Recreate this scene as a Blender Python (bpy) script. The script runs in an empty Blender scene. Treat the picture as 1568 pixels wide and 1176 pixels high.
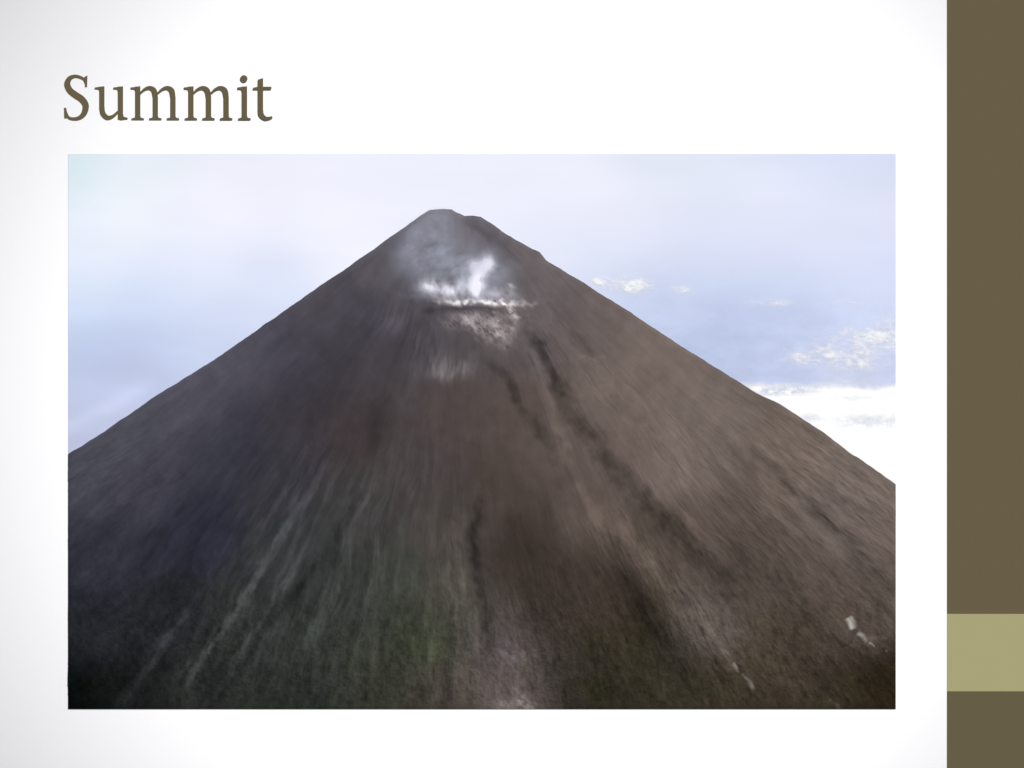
import bpy, math
import numpy as np
rng = np.random.RandomState(7)
S = 196.0                      # slide graphic units per metre (slide is 8 m wide)
def X(px): return (np.asarray(px, float) - 784.0) / S
def Z(py): return (588.0 - np.asarray(py, float)) / S
def lin(c):
    c = np.asarray(c, float) / 255.0
    return np.where(c <= 0.04045, c / 12.92, ((c + 0.055) / 1.055) ** 2.4)
K = np.array([1.13, 1.14, 1.11])   # light level falling on the board

# ------------------------------------------------------------------ noise
def vnoise(x, y, seed):
    r = np.random.RandomState(seed); T = r.rand(256, 256)
    xi = np.floor(x).astype(int); yi = np.floor(y).astype(int)
    fx = x - xi; fy = y - yi
    fx = fx * fx * (3 - 2 * fx); fy = fy * fy * (3 - 2 * fy)
    g = lambda a, b: T[a % 256, b % 256]
    return ((g(xi, yi) * (1 - fx) + g(xi + 1, yi) * fx) * (1 - fy)
            + (g(xi, yi + 1) * (1 - fx) + g(xi + 1, yi + 1) * fx) * fy)
def fbm(x, y, seed, o=4, gain=0.5):
    s = 0; a = 1; t = 0
    for i in range(o):
        s = s + a * vnoise(x * 2 ** i + 17.3 * i, y * 2 ** i + 5.1 * i, seed + i); t += a; a *= gain
    return s / t * 2 - 1
def sm(a, b, v):
    t = np.clip((v - a) / (b - a), 0, 1); return t * t * (3 - 2 * t)
def polydist(px, py, pts):
    """distance to a polyline and parameter along it (0..1)"""
    best = np.full(px.shape, 1e9); par = np.zeros(px.shape)
    n = len(pts) - 1
    for i in range(n):
        (x0, y0), (x1, y1) = pts[i][:2], pts[i + 1][:2]
        dx, dy = x1 - x0, y1 - y0
        t = np.clip(((px - x0) * dx + (py - y0) * dy) / (dx * dx + dy * dy), 0, 1)
        d = np.hypot(px - x0 - t * dx, py - y0 - t * dy)
        m = d < best
        best[m] = d[m]; par[m] = ((i + t) / n)[m]
    return best, par
def interp_cols(px, py, ctrl, sig):
    w = np.zeros(px.shape); c = np.zeros(px.shape + (3,))
    for (x, y, r, g, b) in ctrl:
        k = np.exp(-((px - x) ** 2 + (py - y) ** 2) / (2 * sig * sig)) + 1e-3 * np.exp(-((px - x) ** 2 + (py - y) ** 2) / (8 * sig * sig))
        w += k; c += k[..., None] * lin((r, g, b))
    return c / w[..., None]

# ------------------------------------------------------------------ helpers
def link(o, parent=None):
    bpy.context.scene.collection.objects.link(o)
    if parent: o.parent = parent
    return o
def mesh_obj(name, verts, faces, mat, parent=None):
    me = bpy.data.meshes.new(name); me.from_pydata(verts, [], faces); me.update()
    me.materials.append(mat)
    return link(bpy.data.objects.new(name, me), parent)
def grid_obj(name, PX, PY, depth, col, mat, alpha=None, parent=None):
    H, W = PX.shape
    co = np.stack([X(PX), -depth, Z(PY)], -1).reshape(-1, 3)
    idx = np.arange(H * W).reshape(H, W)
    q = np.stack([idx[:-1, :-1], idx[1:, :-1], idx[1:, 1:], idx[:-1, 1:]], -1).reshape(-1, 4)
    me = bpy.data.meshes.new(name)
    me.vertices.add(H * W); me.vertices.foreach_set('co', co.astype(np.float32).ravel())
    me.loops.add(q.size); me.loops.foreach_set('vertex_index', q.astype(np.int32).ravel())
    me.polygons.add(len(q)); me.polygons.foreach_set('loop_start', (np.arange(len(q)) * 4).astype(np.int32))
    me.polygons.foreach_set('loop_total', np.full(len(q), 4, np.int32))
    me.update(calc_edges=True); me.validate()
    me.polygons.foreach_set('use_smooth', np.ones(len(me.polygons), bool))
    a = me.color_attributes.new('tint', 'FLOAT_COLOR', 'POINT')
    rgba = np.ones((H * W, 4), np.float32); rgba[:, :3] = col.reshape(-1, 3)
    if alpha is not None: rgba[:, 3] = alpha.ravel()
    a.data.foreach_set('color', rgba.ravel())
    me.materials.append(mat)
    return link(bpy.data.objects.new(name, me), parent)
def new_mat(name):
    m = bpy.data.materials.new(name); m.use_nodes = True
    b = m.node_tree.nodes['Principled BSDF']
    b.inputs['Roughness'].default_value = 1.0
    b.inputs['Specular IOR Level'].default_value = 0.0
    return m, m.node_tree, b
def flat(name, rgb):
    m, nt, b = new_mat(name); c = lin(rgb) / K
    b.inputs['Base Color'].default_value = (*c, 1); return m
def attr_mat(name, grain=0.0, scale=20, alpha=False):
    m, nt, b = new_mat(name)
    at = nt.nodes.new('ShaderNodeAttribute'); at.attribute_name = 'tint'
    out = at.outputs['Color']
    if grain:
        tc = nt.nodes.new('ShaderNodeTexCoord')
        n = nt.nodes.new('ShaderNodeTexNoise'); n.inputs['Scale'].default_value = scale; n.inputs['Detail'].default_value = 3
        nt.links.new(tc.outputs['Object'], n.inputs['Vector'])
        mr = nt.nodes.new('ShaderNodeMapRange')
        mr.inputs['From Min'].default_value = 0.25; mr.inputs['From Max'].default_value = 0.75
        mr.inputs['To Min'].default_value = 1 - grain; mr.inputs['To Max'].default_value = 1 + grain
        nt.links.new(n.outputs['Fac'], mr.inputs['Value'])
        mx = nt.nodes.new('ShaderNodeVectorMath'); mx.operation = 'SCALE'
        nt.links.new(out, mx.inputs[0]); nt.links.new(mr.outputs[0], mx.inputs['Scale'])
        out = mx.outputs[0]
    nt.links.new(out, b.inputs['Base Color'])
    if alpha: nt.links.new(at.outputs['Alpha'], b.inputs['Alpha'])
    return m

# ------------------------------------------------------------------ slide board
slide = link(bpy.data.objects.new('presentation_slide', None))
def box(name, x0, x1, y0, y1, z0, z1, mat, parent=slide):
    v = [(x, y, z) for x in (x0, x1) for y in (y0, y1) for z in (z0, z1)]
    f = [(0, 1, 3, 2), (4, 6, 7, 5), (0, 4, 5, 1), (2, 3, 7, 6), (0, 2, 6, 4), (1, 5, 7, 3)]
    return mesh_obj(name, v, f, mat, parent)
m, nt, b = new_mat('slide_white_print')
tc = nt.nodes.new('ShaderNodeTexCoord')
sub = nt.nodes.new('ShaderNodeVectorMath'); sub.operation = 'SUBTRACT'
sub.inputs[1].default_value = (float(X(835)), 0, float(Z(590)))
mul = nt.nodes.new('ShaderNodeVectorMath'); mul.operation = 'MULTIPLY'; mul.inputs[1].default_value = (1, 0, 1)
ln = nt.nodes.new('ShaderNodeVectorMath'); ln.operation = 'LENGTH'
nt.links.new(tc.outputs['Object'], sub.inputs[0]); nt.links.new(sub.outputs[0], mul.inputs[0]); nt.links.new(mul.outputs[0], ln.inputs[0])
mr = nt.nodes.new('ShaderNodeMapRange'); mr.inputs['From Min'].default_value = 720 / S; mr.inputs['From Max'].default_value = 1050 / S
nt.links.new(ln.outputs['Value'], mr.inputs['Value'])
cr = nt.nodes.new('ShaderNodeValToRGB')
cr.color_ramp.elements[0].color = (.925, .925, .935, 1)
g0 = lin(216) / K; cr.color_ramp.elements[1].color = (*g0, 1)
e = cr.color_ramp.elements.new(0.45); g0 = lin(241) / K; e.color = (*g0, 1)
nt.links.new(mr.outputs[0], cr.inputs[0]); nt.links.new(cr.outputs[0], b.inputs['Base Color'])
W2, H2 = 4.12, 3.12
box('board', -W2, float(X(1450)), 0, 0.12, -H2, H2, m)
olive = flat('sidebar_olive_print', (104, 94, 70)); light = flat('sidebar_light_print', (168, 163, 120))
sx = float(X(1450))
box('sidebar_upper', sx, W2, -0.002, 0.12, float(Z(940)), H2, olive)
box('sidebar_accent', sx, W2, -0.002, 0.12, float(Z(1058.5)), float(Z(940)), light)
box('sidebar_lower', sx, W2, -0.002, 0.12, -H2, float(Z(1058.5)), flat('sidebar_olive_print_low', (101, 93, 68)))
steel = flat('post_steel', (90, 92, 95))
for i, px in enumerate((-2.6, 2.6)):
    box('post_%d' % (i + 1), px - .12, px + .12, 0.13, 0.37, -5.0, 2.6, steel)

# title lettering (flat serif letters)
ink = flat('title_ink', (104, 94, 70))
V = []; F = []; lay = [0]
def poly(pts):
    lay[0] += 1; y = -0.002 - 0.0002 * lay[0]; n = len(V)
    V.extend([(float(X(a)), y, float(Z(c))) for a, c in pts]); F.append(tuple(range(n, n + len(pts))))
def stroke(p, sub=10):
    P = np.array(p, float); P = np.vstack([2 * P[0] - P[1], P, 2 * P[-1] - P[-2]]); C = []
    for i in range(1, len(P) - 2):
        for k in range(sub):
            t = k / sub
            C.append(0.5 * (2 * P[i] + (P[i + 1] - P[i - 1]) * t + (2 * P[i - 1] - 5 * P[i] + 4 * P[i + 1] - P[i + 2]) * t * t + (3 * P[i] - P[i - 1] - 3 * P[i + 1] + P[i + 2]) * t ** 3))
    C.append(P[-2]); C = np.array(C); T = np.gradient(C[:, :2], axis=0); T /= np.linalg.norm(T, axis=1)[:, None]
    N = np.stack([-T[:, 1], T[:, 0]], 1); A = C[:, :2] + N * C[:, 2:] / 2; B = C[:, :2] - N * C[:, 2:] / 2
    lay[0] += 1; y = -0.002 - 0.0002 * lay[0]; n = len(V)
    for a, c in zip(A, B):
        V.append((float(X(a[0])), y, float(Z(a[1])))); V.append((float(X(c[0])), y, float(Z(c[1]))))
    for i in range(len(A) - 1): F.append((n + 2 * i, n + 2 * i + 1, n + 2 * i + 3, n + 2 * i + 2))
def stem(x, top, bot=184, w=8, head=True, foot=True):
    poly([(x - w / 2, top), (x + w / 2, top), (x + w / 2, bot), (x - w / 2, bot)])
    if head: poly([(x - w / 2 - 7, top + 1.5), (x + w / 2, top - .5), (x + w / 2, top + 8), (x - w / 2, top + 8), (x - w / 2 - 1, top + 5), (x - w / 2 - 7, top + 4.3)])
    if foot: poly([(x - w / 2 - 5.5, bot - 2.8), (x - w / 2 - 1, bot - 3.8), (x - w / 2, bot - 6), (x + w / 2, bot - 6), (x + w / 2 + 1, bot - 3.8), (x + w / 2 + 5.5, bot - 2.8), (x + w / 2 + 5.5, bot), (x - w / 2 - 5.5, bot)])
stroke([(132, 130, 3), (128.5, 122, 4), (122, 118.2, 5), (114, 117, 5.5), (106.5, 120.5, 7.5), (103, 129, 9.5), (107, 138.5, 10), (115.5, 145.5, 10.5), (125, 152, 10.5), (131, 161, 10), (129.5, 172, 9), (123.5, 179.5, 7), (114.5, 182.2, 5.5), (105, 180, 4.5), (100, 169, 3)])
poly([(129, 118), (134, 115.5), (133.4, 133.5), (130.2, 133.5)])
poly([(98, 165), (101.5, 165), (104.3, 181), (98.5, 181.5)])
stem(156, 132.5, 168, foot=False)
stroke([(156, 163, 8), (157.5, 173.5, 8.2), (164, 180.2, 7.5), (172.5, 178.5, 5.2), (181, 171, 3.5)])
stem(184.5, 132.5, 183.5, foot=False)
poly([(184, 174), (188.5, 174), (189.5, 178.8), (195.5, 180.2), (195.5, 183), (184, 184.3)])
for off in (0, 81.5):
    stem(211 + off, 132.5)
    for a in (0, 27):
        stroke([(214 + off + a, 144, 2.8), (221 + off + a, 137.5, 4.5), (229 + off + a, 134.8, 6.5), (235.8 + off + a, 139, 8.6), (238 + off + a, 150, 8)])
        stem(238 + off + a, 148, head=False)
stem(374.5, 132.5)
poly([(373.5 + 5.6 * math.cos(t), 120.8 + 5.6 * math.sin(t)) for t in np.linspace(0, 2 * math.pi, 25)[:-1]])
poly([(395, 122), (403, 119.5), (403, 172), (395, 172)])
poly([(387.5, 134.5), (395, 132.8), (416, 132.8), (415.3, 137.6), (387.5, 137.6)])
stroke([(399, 168, 8), (400.2, 176, 8.2), (406, 181.2, 6.5), (412, 181.2, 4.8), (417, 179.3, 3.5)])
mesh_obj('title_lettering', V, F, ink, slide)

# ------------------------------------------------------------------ sky panel
L, R, T, B = 104.5, 1371.5, 235.5, 1085.5
gx, gy = np.meshgrid(np.linspace(L, R, 640), np.linspace(T, B, 430))
skyc = [(110, 245, 213, 231, 236), (230, 245, 230, 238, 244), (400, 250, 236, 238, 247), (200, 320, 243, 247, 253), (330, 330, 245, 246, 255), (600, 260, 238, 240, 251),
 (500, 340, 241, 243, 253), (120, 390, 236, 242, 252), (300, 410, 231, 237, 251), (120, 460, 212, 226, 247), (250, 470, 208, 221, 244), (400, 450, 218, 227, 246),
 (120, 530, 192, 207, 236), (220, 550, 188, 201, 231), (330, 520, 200, 211, 236), (110, 610, 186, 197, 226), (200, 610, 198, 204, 227), (110, 670, 194, 199, 223),
 (800, 260, 238, 240, 251), (900, 300, 240, 241, 252), (1000, 250, 225, 232, 243), (1120, 250, 226, 233, 245), (1250, 250, 218, 227, 246), (1365, 250, 208, 218, 238),
 (1200, 320, 233, 235, 250), (1350, 310, 227, 232, 248), (850, 370, 233, 237, 250), (1000, 350, 235, 237, 250), (1100, 370, 224, 230, 247), (1300, 370, 222, 228, 247),
 (900, 410, 215, 224, 243), (1050, 420, 206, 216, 239), (1200, 420, 211, 221, 243), (1350, 430, 214, 222, 245), (1000, 470, 195, 207, 233), (1100, 500, 188, 201, 230),
 (1200, 500, 194, 206, 234), (1330, 500, 205, 215, 241), (1120, 550, 185, 197, 227), (1220, 555, 191, 202, 232), (1350, 560, 197, 208, 238), (1150, 590, 199, 209, 233), (1300, 620, 225, 230, 245), (1370, 700, 235, 240, 248)]
c = interp_cols(gx, gy, skyc, 50)
n = fbm(gx / 150, gy / 40, 3, 4); low_s = sm(380, 560, gy)
c = c * (1 + (0.03 + .05 * low_s)[..., None] * n[..., None])
c = c * (1 + (0.09 * low_s * sm(860, 950, gx) * fbm(gx / 30, gy / 14, 8, 4, .6))[..., None])
st, _ = polydist(gx, gy, [(95, 655), (170, 622), (240, 585)])
c = c * (1 + 0.12 * np.exp(-(st / 13) ** 2) * sm(250, 190, gx))[..., None]
sky = grid_obj('sky', gx, gy, np.full(gx.shape, 0.003), np.clip(c / K, 0, .97), attr_mat('sky_haze'))

sil = [(100, 699), (105, 695), (160, 661), (230, 612), (320, 556), (400, 501), (470, 452), (530, 411), (580, 376), (620, 348), (645, 329), (660, 322), (678, 319.5), (692, 321), (703, 327), (712, 332), (724, 330), (736, 332),
       (748, 340), (790, 368), (812, 379), (826, 386), (836, 398), (900, 437), (1000, 501), (1060, 541), (1100, 566), (1150, 597), (1200, 622), (1250, 655), (1300, 692), (1372, 741), (1380, 747)]
sxs, sys_ = zip(*sil)
# clouds
def cloudmask(px, py):
    f = fbm(px / 24, py / 13, 21, 5, .65); f2 = fbm(px / 60, py / 22, 31, 4, .6); f3 = fbm(px / 10, py / 6, 51, 3, .6)
    def blob(x, y, rx, ry, k=1.0):
        return k * np.exp(-(((px - x) / rx) ** 2 + ((py - y) / ry) ** 2))
    field = (blob(965, 436, 38, 17, .95) + blob(1043, 443, 18, 10, .6) + blob(917, 433, 16, 10, .85) + blob(1180, 464, 45, 8, .5)
             + blob(1300, 525, 90, 32, .62) + blob(1360, 505, 40, 26, .5) + blob(1230, 548, 60, 14, .4) + blob(1320, 390, 20, 7, .25) + blob(1300, 465, 50, 7, .42) + blob(1320, 560, 60, 14, .4))
    a = sm(.12, 1.15, field * (1 + .9 * f + .6 * f3)) * .85
    lowline = 590 + 7 * f2 + 3 * f3
    sea = sm(-9, 9, py - lowline)
    gap = blob(1195, 600, 45, 5, .7) + blob(1335, 645, 45, 8, .45) + blob(1240, 640, 14, 6, .3) + blob(1300, 610, 30, 4, .2)
    sea = sea * np.clip(1 - gap * (0.8 + 1.4 * f3), 0, 1)
    return np.clip(np.maximum(a, sea), 0, 1), f
cx, cy = np.meshgrid(np.linspace(860, R, 520), np.linspace(370, 780, 400))
a, f = cloudmask(cx, cy)
a = a * sm(6, -2, cy - np.interp(cx, sxs, sys_))
ccol = np.ones(cx.shape + (3,)) * lin((252, 253, 255)) * (1 - 0.02 * (1 - f[..., None]))
grid_obj('cloud_bank', cx, cy, 0.0045 + 0.0012 * a * (1 + .5 * f), np.clip(ccol / 1.06, 0, .98), attr_mat('cloud_white', alpha=True), a)

# ------------------------------------------------------------------ volcano
NX, NY = 1200, 760
u = np.linspace(L, R, NX); ys = np.interp(u, sxs, sys_)
ys = ys + 1.5 * fbm(u / 14, u * 0, 5, 3)
t = np.linspace(0, 1, NY)[:, None]
PX = np.repeat(u[None], NY, 0); PY = ys[None] + t * (B - ys[None])
ax, ay = 700.0, 285.0
r = np.hypot(PX - ax, PY - ay); wob = 16 * fbm(PX / 90, PY / 90, 77, 3)
phi = np.arctan2(PX - ax + wob * .6, PY - ay)
st1 = fbm(phi * 24, r / 190, 11, 4, .6); st2 = fbm(phi * 60, r / 60, 15, 4, .65); st3 = fbm(phi * 9, r / 300, 19, 3)
st4 = fbm(phi * 95, r / 26, 25, 3, .7)
clump = fbm(PX / 8, PY / 11, 41, 4, .7); soft = fbm(PX / 55, PY / 55, 43, 3)
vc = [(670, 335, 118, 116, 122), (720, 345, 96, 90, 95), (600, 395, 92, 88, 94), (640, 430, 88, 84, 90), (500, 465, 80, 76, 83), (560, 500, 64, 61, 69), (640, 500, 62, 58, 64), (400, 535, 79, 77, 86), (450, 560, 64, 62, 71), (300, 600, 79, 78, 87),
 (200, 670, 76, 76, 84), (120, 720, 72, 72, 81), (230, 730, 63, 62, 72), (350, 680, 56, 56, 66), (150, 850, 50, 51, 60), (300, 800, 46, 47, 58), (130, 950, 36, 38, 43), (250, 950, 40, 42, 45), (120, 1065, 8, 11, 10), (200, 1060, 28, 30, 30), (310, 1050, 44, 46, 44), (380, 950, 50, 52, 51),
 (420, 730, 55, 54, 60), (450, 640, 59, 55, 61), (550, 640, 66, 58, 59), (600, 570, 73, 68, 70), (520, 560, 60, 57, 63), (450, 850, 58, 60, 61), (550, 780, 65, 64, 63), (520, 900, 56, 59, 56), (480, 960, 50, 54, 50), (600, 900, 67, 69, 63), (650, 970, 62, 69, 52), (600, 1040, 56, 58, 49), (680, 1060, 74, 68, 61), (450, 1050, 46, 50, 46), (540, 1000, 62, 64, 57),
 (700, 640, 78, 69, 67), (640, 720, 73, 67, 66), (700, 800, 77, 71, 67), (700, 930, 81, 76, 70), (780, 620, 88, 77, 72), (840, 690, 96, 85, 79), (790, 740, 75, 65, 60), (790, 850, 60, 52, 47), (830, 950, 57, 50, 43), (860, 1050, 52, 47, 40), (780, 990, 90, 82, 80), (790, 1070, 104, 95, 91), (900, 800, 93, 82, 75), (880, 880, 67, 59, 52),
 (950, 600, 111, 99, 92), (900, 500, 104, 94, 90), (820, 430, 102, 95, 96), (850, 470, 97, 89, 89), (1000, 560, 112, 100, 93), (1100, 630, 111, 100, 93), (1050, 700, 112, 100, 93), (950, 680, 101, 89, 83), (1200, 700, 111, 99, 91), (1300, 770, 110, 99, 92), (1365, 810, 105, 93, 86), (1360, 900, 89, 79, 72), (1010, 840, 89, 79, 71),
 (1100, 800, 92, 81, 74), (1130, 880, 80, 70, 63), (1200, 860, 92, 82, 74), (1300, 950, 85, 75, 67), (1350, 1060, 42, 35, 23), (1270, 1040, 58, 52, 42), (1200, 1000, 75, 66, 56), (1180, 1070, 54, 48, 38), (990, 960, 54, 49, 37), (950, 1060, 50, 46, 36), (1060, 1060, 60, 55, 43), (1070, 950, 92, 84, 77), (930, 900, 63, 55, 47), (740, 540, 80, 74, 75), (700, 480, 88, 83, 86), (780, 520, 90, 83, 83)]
vcol = interp_cols(PX, PY, vc, 36)  # ash and rock tones, with the shade of the cone's left flank painted in
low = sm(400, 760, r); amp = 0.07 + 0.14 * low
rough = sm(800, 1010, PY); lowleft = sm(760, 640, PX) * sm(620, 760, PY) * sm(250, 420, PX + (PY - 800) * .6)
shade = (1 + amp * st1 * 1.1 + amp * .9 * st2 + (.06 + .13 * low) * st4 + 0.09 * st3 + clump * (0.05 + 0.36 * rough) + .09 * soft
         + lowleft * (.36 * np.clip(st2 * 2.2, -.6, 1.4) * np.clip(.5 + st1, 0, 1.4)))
h = 0.006 * st1 * low + .004 * st2 * low + .003 * st4 * low + .005 * clump * rough
tintadd = np.zeros(PX.shape + (3,))
warpx = 7 * fbm(PX / 26, PY / 26, 90, 3); warpy = 5 * fbm(PX / 22, PY / 22, 95, 3)
br = fbm(PX / 16, PY / 22, 190, 3, .6)
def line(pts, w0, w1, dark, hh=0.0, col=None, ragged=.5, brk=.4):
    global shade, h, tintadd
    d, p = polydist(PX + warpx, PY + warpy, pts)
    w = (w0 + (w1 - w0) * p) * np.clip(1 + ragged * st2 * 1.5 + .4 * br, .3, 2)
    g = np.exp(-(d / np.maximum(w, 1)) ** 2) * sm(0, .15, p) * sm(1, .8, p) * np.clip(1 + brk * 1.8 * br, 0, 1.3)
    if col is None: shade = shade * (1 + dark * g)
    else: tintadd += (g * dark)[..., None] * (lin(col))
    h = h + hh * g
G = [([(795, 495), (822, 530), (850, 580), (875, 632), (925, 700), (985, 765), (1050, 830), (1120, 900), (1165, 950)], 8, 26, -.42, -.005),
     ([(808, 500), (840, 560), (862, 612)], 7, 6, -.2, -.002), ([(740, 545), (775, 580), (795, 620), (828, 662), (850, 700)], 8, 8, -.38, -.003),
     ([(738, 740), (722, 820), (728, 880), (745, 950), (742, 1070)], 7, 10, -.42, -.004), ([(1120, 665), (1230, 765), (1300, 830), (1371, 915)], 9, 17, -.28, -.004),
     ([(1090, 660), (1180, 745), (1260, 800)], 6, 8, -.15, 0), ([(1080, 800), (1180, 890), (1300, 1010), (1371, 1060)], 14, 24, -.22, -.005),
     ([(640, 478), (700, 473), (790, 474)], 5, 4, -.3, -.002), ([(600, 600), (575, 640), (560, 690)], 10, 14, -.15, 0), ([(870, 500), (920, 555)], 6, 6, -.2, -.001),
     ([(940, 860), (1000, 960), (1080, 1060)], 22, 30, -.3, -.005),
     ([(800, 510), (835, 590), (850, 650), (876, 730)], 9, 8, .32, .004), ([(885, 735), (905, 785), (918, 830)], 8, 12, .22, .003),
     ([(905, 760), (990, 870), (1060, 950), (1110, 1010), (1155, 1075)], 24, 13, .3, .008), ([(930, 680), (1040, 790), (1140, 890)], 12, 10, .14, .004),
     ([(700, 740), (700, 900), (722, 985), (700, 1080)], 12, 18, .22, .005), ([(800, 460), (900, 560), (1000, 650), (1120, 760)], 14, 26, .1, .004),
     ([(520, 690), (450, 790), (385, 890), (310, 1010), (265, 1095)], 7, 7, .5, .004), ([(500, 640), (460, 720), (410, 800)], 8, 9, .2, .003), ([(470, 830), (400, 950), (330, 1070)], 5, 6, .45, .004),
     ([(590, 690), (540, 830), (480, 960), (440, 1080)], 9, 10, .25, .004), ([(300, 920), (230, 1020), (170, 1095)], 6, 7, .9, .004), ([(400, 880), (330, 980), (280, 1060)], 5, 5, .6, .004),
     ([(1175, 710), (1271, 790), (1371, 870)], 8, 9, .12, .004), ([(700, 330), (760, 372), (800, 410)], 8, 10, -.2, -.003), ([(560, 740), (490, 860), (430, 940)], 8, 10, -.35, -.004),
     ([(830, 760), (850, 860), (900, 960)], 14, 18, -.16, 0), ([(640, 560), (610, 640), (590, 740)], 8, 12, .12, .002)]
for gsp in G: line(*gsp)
def patch(x, y, rx, ry, k, col, ns=.9, sc=7, radial=False):
    global tintadd
    if radial: f = fbm(phi * 45, r / 40, int(x + y) % 200, 3, .6)
    else: f = fbm((PX - .5 * PY) / sc, PY / (sc * 1.2), int(x + y) % 200, 4, .7)
    wx = PX + 2 * warpx; wy = PY + 1.2 * warpy + 5 * br
    g = np.exp(-(((wx - x) / rx) ** 2 + ((wy - y) / ry) ** 2)) * np.clip(.8 + ns * f * 2.2, 0, 2.4)
    tintadd += (k * g)[..., None] * lin(col)
patch(715, 454, 62, 10, .2, (225, 220, 226)); patch(665, 443, 16, 10, .3, (235, 230, 238)); patch(738, 461, 48, 4.5, .7, (255, 248, 248)); patch(772, 466, 26, 4, .5, (255, 250, 250)); patch(700, 459, 26, 4, .4, (245, 240, 244))
patch(745, 494, 46, 13, .24, (222, 210, 210)); patch(764, 512, 22, 12, .24, (225, 212, 210)); patch(786, 478, 8, 8, .5, (240, 230, 228)); patch(718, 488, 25, 8, .14, (225, 212, 210)); patch(786, 437, 8, 3, .3, (235, 225, 230))
patch(770, 528, 16, 10, .1, (225, 212, 210))
patch(685, 560, 40, 17, .09, (205, 198, 202), radial=True); patch(688, 570, 28, 10, .09, (215, 208, 210), radial=True)
patch(655, 535, 30, 30, .04, (190, 185, 192), radial=True); patch(600, 490, 34, 22, .045, (180, 175, 190), radial=True)
patch(912, 546, 14, 3, .10, (220, 205, 200)); patch(788, 1003, 22, 16, .08, (200, 190, 195)); patch(797, 1078, 24, 9, .2, (215, 200, 195)); patch(1325, 978, 18, 5, .05, (220, 215, 205))
for (x0, y0, x1, y1, k) in ((1299, 945, 1306, 964, .4), (1311, 968, 1330, 986, .25), (1331, 984, 1342, 992, .38), (1350, 992, 1358, 1000, .34), (1122, 1012, 1134, 1030, .12), (1134, 1030, 1152, 1056, .12), (1268, 1070, 1285, 1086, .1)):
    line([(x0, y0), ((x0 + x1) / 2 + 1, (y0 + y1) / 2 - 1), (x1, y1)], 2.4, 2.0, k, 0, (225, 222, 215), .9, .9)
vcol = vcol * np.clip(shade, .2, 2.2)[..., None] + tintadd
gn = fbm(PX / 45, PY / 35, 61, 3); green = sm(.15, .6, gn) * sm(900, 1020, PY)
vcol = vcol * (1 + green[..., None] * np.array([-.03, .02, -.12]))
e = PY - ys[None]; bx = np.minimum(PX - L, R - PX); by = B - PY
def body_depth(e, by, bx): return 0.15 * (1 - np.exp(-e / 190)) * (1 - np.exp(-by / 260)) * (1 - np.exp(-bx / 300))
fade = sm(0, 25, e) * sm(0, 12, by)
dep = 0.0065 + body_depth(e, by, bx) + .003 * sm(0, 6, e) * sm(0, 5, by) * sm(0, 5, bx) + h * fade * 1.2
dep = np.maximum(dep, .0062)
grid_obj('volcano', PX, PY, dep, np.clip(vcol / K, .002, .9), attr_mat('ash_with_painted_shade', .10, 9))

# ------------------------------------------------------------------ smoke
qx, qy = np.meshgrid(np.linspace(575, 840, 320), np.linspace(312, 492, 240))
ysq = np.interp(qx, sxs, sys_)
eq = np.maximum(qy - ysq, 0)
dq = 0.010 + body_depth(eq, B - qy, np.minimum(qx - L, R - qx))
fa = fbm(qx / 30 + qy / 60, qy / 26, 101, 4, .5); fb = fbm(qx / 11, qy / 18, 111, 3, .5)
def bl(x, y, rx, ry, k, rot=0):
    c_, s_ = math.cos(rot), math.sin(rot); dx, dy = qx - x, qy - y
    return k * np.exp(-(((dx * c_ + dy * s_) / rx) ** 2 + ((-dx * s_ + dy * c_) / ry) ** 2))
thin = bl(660, 372, 38, 42, .40) + bl(700, 408, 52, 30, .44) + bl(632, 392, 26, 27, .34) + bl(672, 338, 24, 22, .36) + bl(745, 418, 32, 30, .40) + bl(640, 358, 20, 14, .2)
thick = (bl(731, 436, 10, 24, .8, .12) + bl(748, 406, 11, 14, .42) + bl(660, 439, 20, 12, .6) + bl(688, 447, 18, 12, .5) + bl(765, 452, 24, 9, .35) + bl(710, 440, 16, 16, .3) + bl(780, 447, 8, 10, .2) + bl(722, 405, 10, 10, .2))
al = np.clip(thin * np.clip(1 + .9 * fa + .15 * fb, 0, 2) + thick * np.clip(1 + 1.1 * fb, 0, 2), 0, .9)
al *= sm(-8, 12, qy - ysq) * sm(480, 456, qy + 6 * fb) * sm(575, 605, qx) * sm(835, 800, qx)
w = np.clip(thick * 1.6, 0, 1)[..., None]
scol = lin((164, 168, 184)) * (1 - w) + lin((236, 234, 248)) * w
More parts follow.
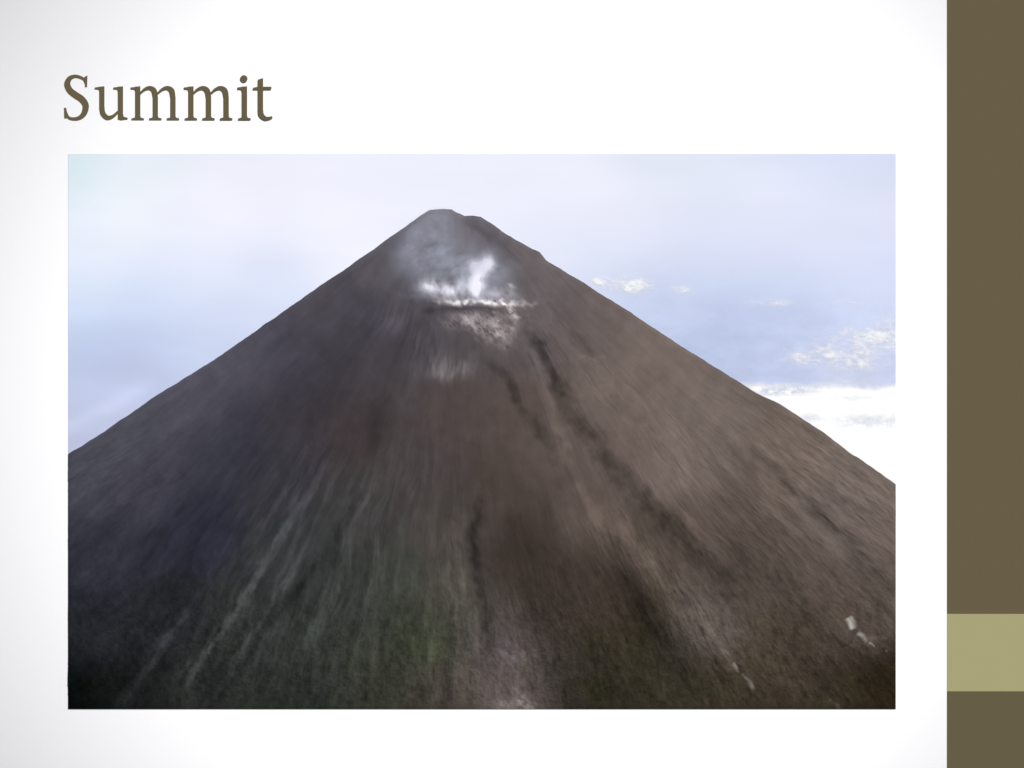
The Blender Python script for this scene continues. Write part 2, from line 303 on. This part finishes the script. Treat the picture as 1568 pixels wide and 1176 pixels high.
grid_obj('smoke_plume', qx, qy, dq + 0.012 + .01 * al, scol, attr_mat('smoke_vapour', alpha=True), al)

# ------------------------------------------------------------------ ground
m, nt, b = new_mat('ground_soil')
n = nt.nodes.new('ShaderNodeTexNoise'); n.inputs['Scale'].default_value = 3
cr = nt.nodes.new('ShaderNodeValToRGB'); cr.color_ramp.elements[0].color = (.03, .03, .025, 1); cr.color_ramp.elements[1].color = (.07, .065, .05, 1)
nt.links.new(n.outputs['Fac'], cr.inputs[0]); nt.links.new(cr.outputs[0], b.inputs['Base Color'])
mesh_obj('ground', [(-3000, -3000, -5), (3000, -3000, -5), (3000, 3000, -5), (-3000, 3000, -5)], [(0, 1, 2, 3)], m)

# ------------------------------------------------------------------ light
el, az = 38.0, 30.0            # sun elevation; azimuth to the right of the board's facing direction
d = (math.cos(math.radians(el)) * math.sin(math.radians(az)), -math.cos(math.radians(el)) * math.cos(math.radians(az)), math.sin(math.radians(el)))
from mathutils import Vector
sl = bpy.data.lights.new('sun', 'SUN'); sl.energy = 4.4; sl.angle = math.radians(.5); sl.color = (1, .985, .96)
so = link(bpy.data.objects.new('sun', sl)); so.rotation_euler = Vector(d).to_track_quat('Z', 'Y').to_euler(); so.location = (6, -10, 12)
wd = bpy.data.worlds.new('World'); bpy.context.scene.world = wd; wd.use_nodes = True
nt = wd.node_tree; bg = nt.nodes['Background']; bg.inputs['Strength'].default_value = .06
skt = nt.nodes.new('ShaderNodeTexSky'); skt.sky_type = 'NISHITA'; skt.sun_disc = False
skt.sun_elevation = math.radians(el); skt.sun_rotation = math.radians(180 - az)
nt.links.new(skt.outputs[0], bg.inputs['Color'])
cam = bpy.data.cameras.new('camera'); cam.lens = 36 * 30 / 8.0; cam.sensor_width = 36; cam.clip_end = 6000
co = link(bpy.data.objects.new('camera', cam)); co.location = (0, -30, 0); co.rotation_euler = (math.radians(90), 0, 0)
sc = bpy.context.scene; sc.camera = co
sc.view_settings.view_transform = 'Standard'; sc.view_settings.look = 'None'; sc.view_settings.exposure = 0
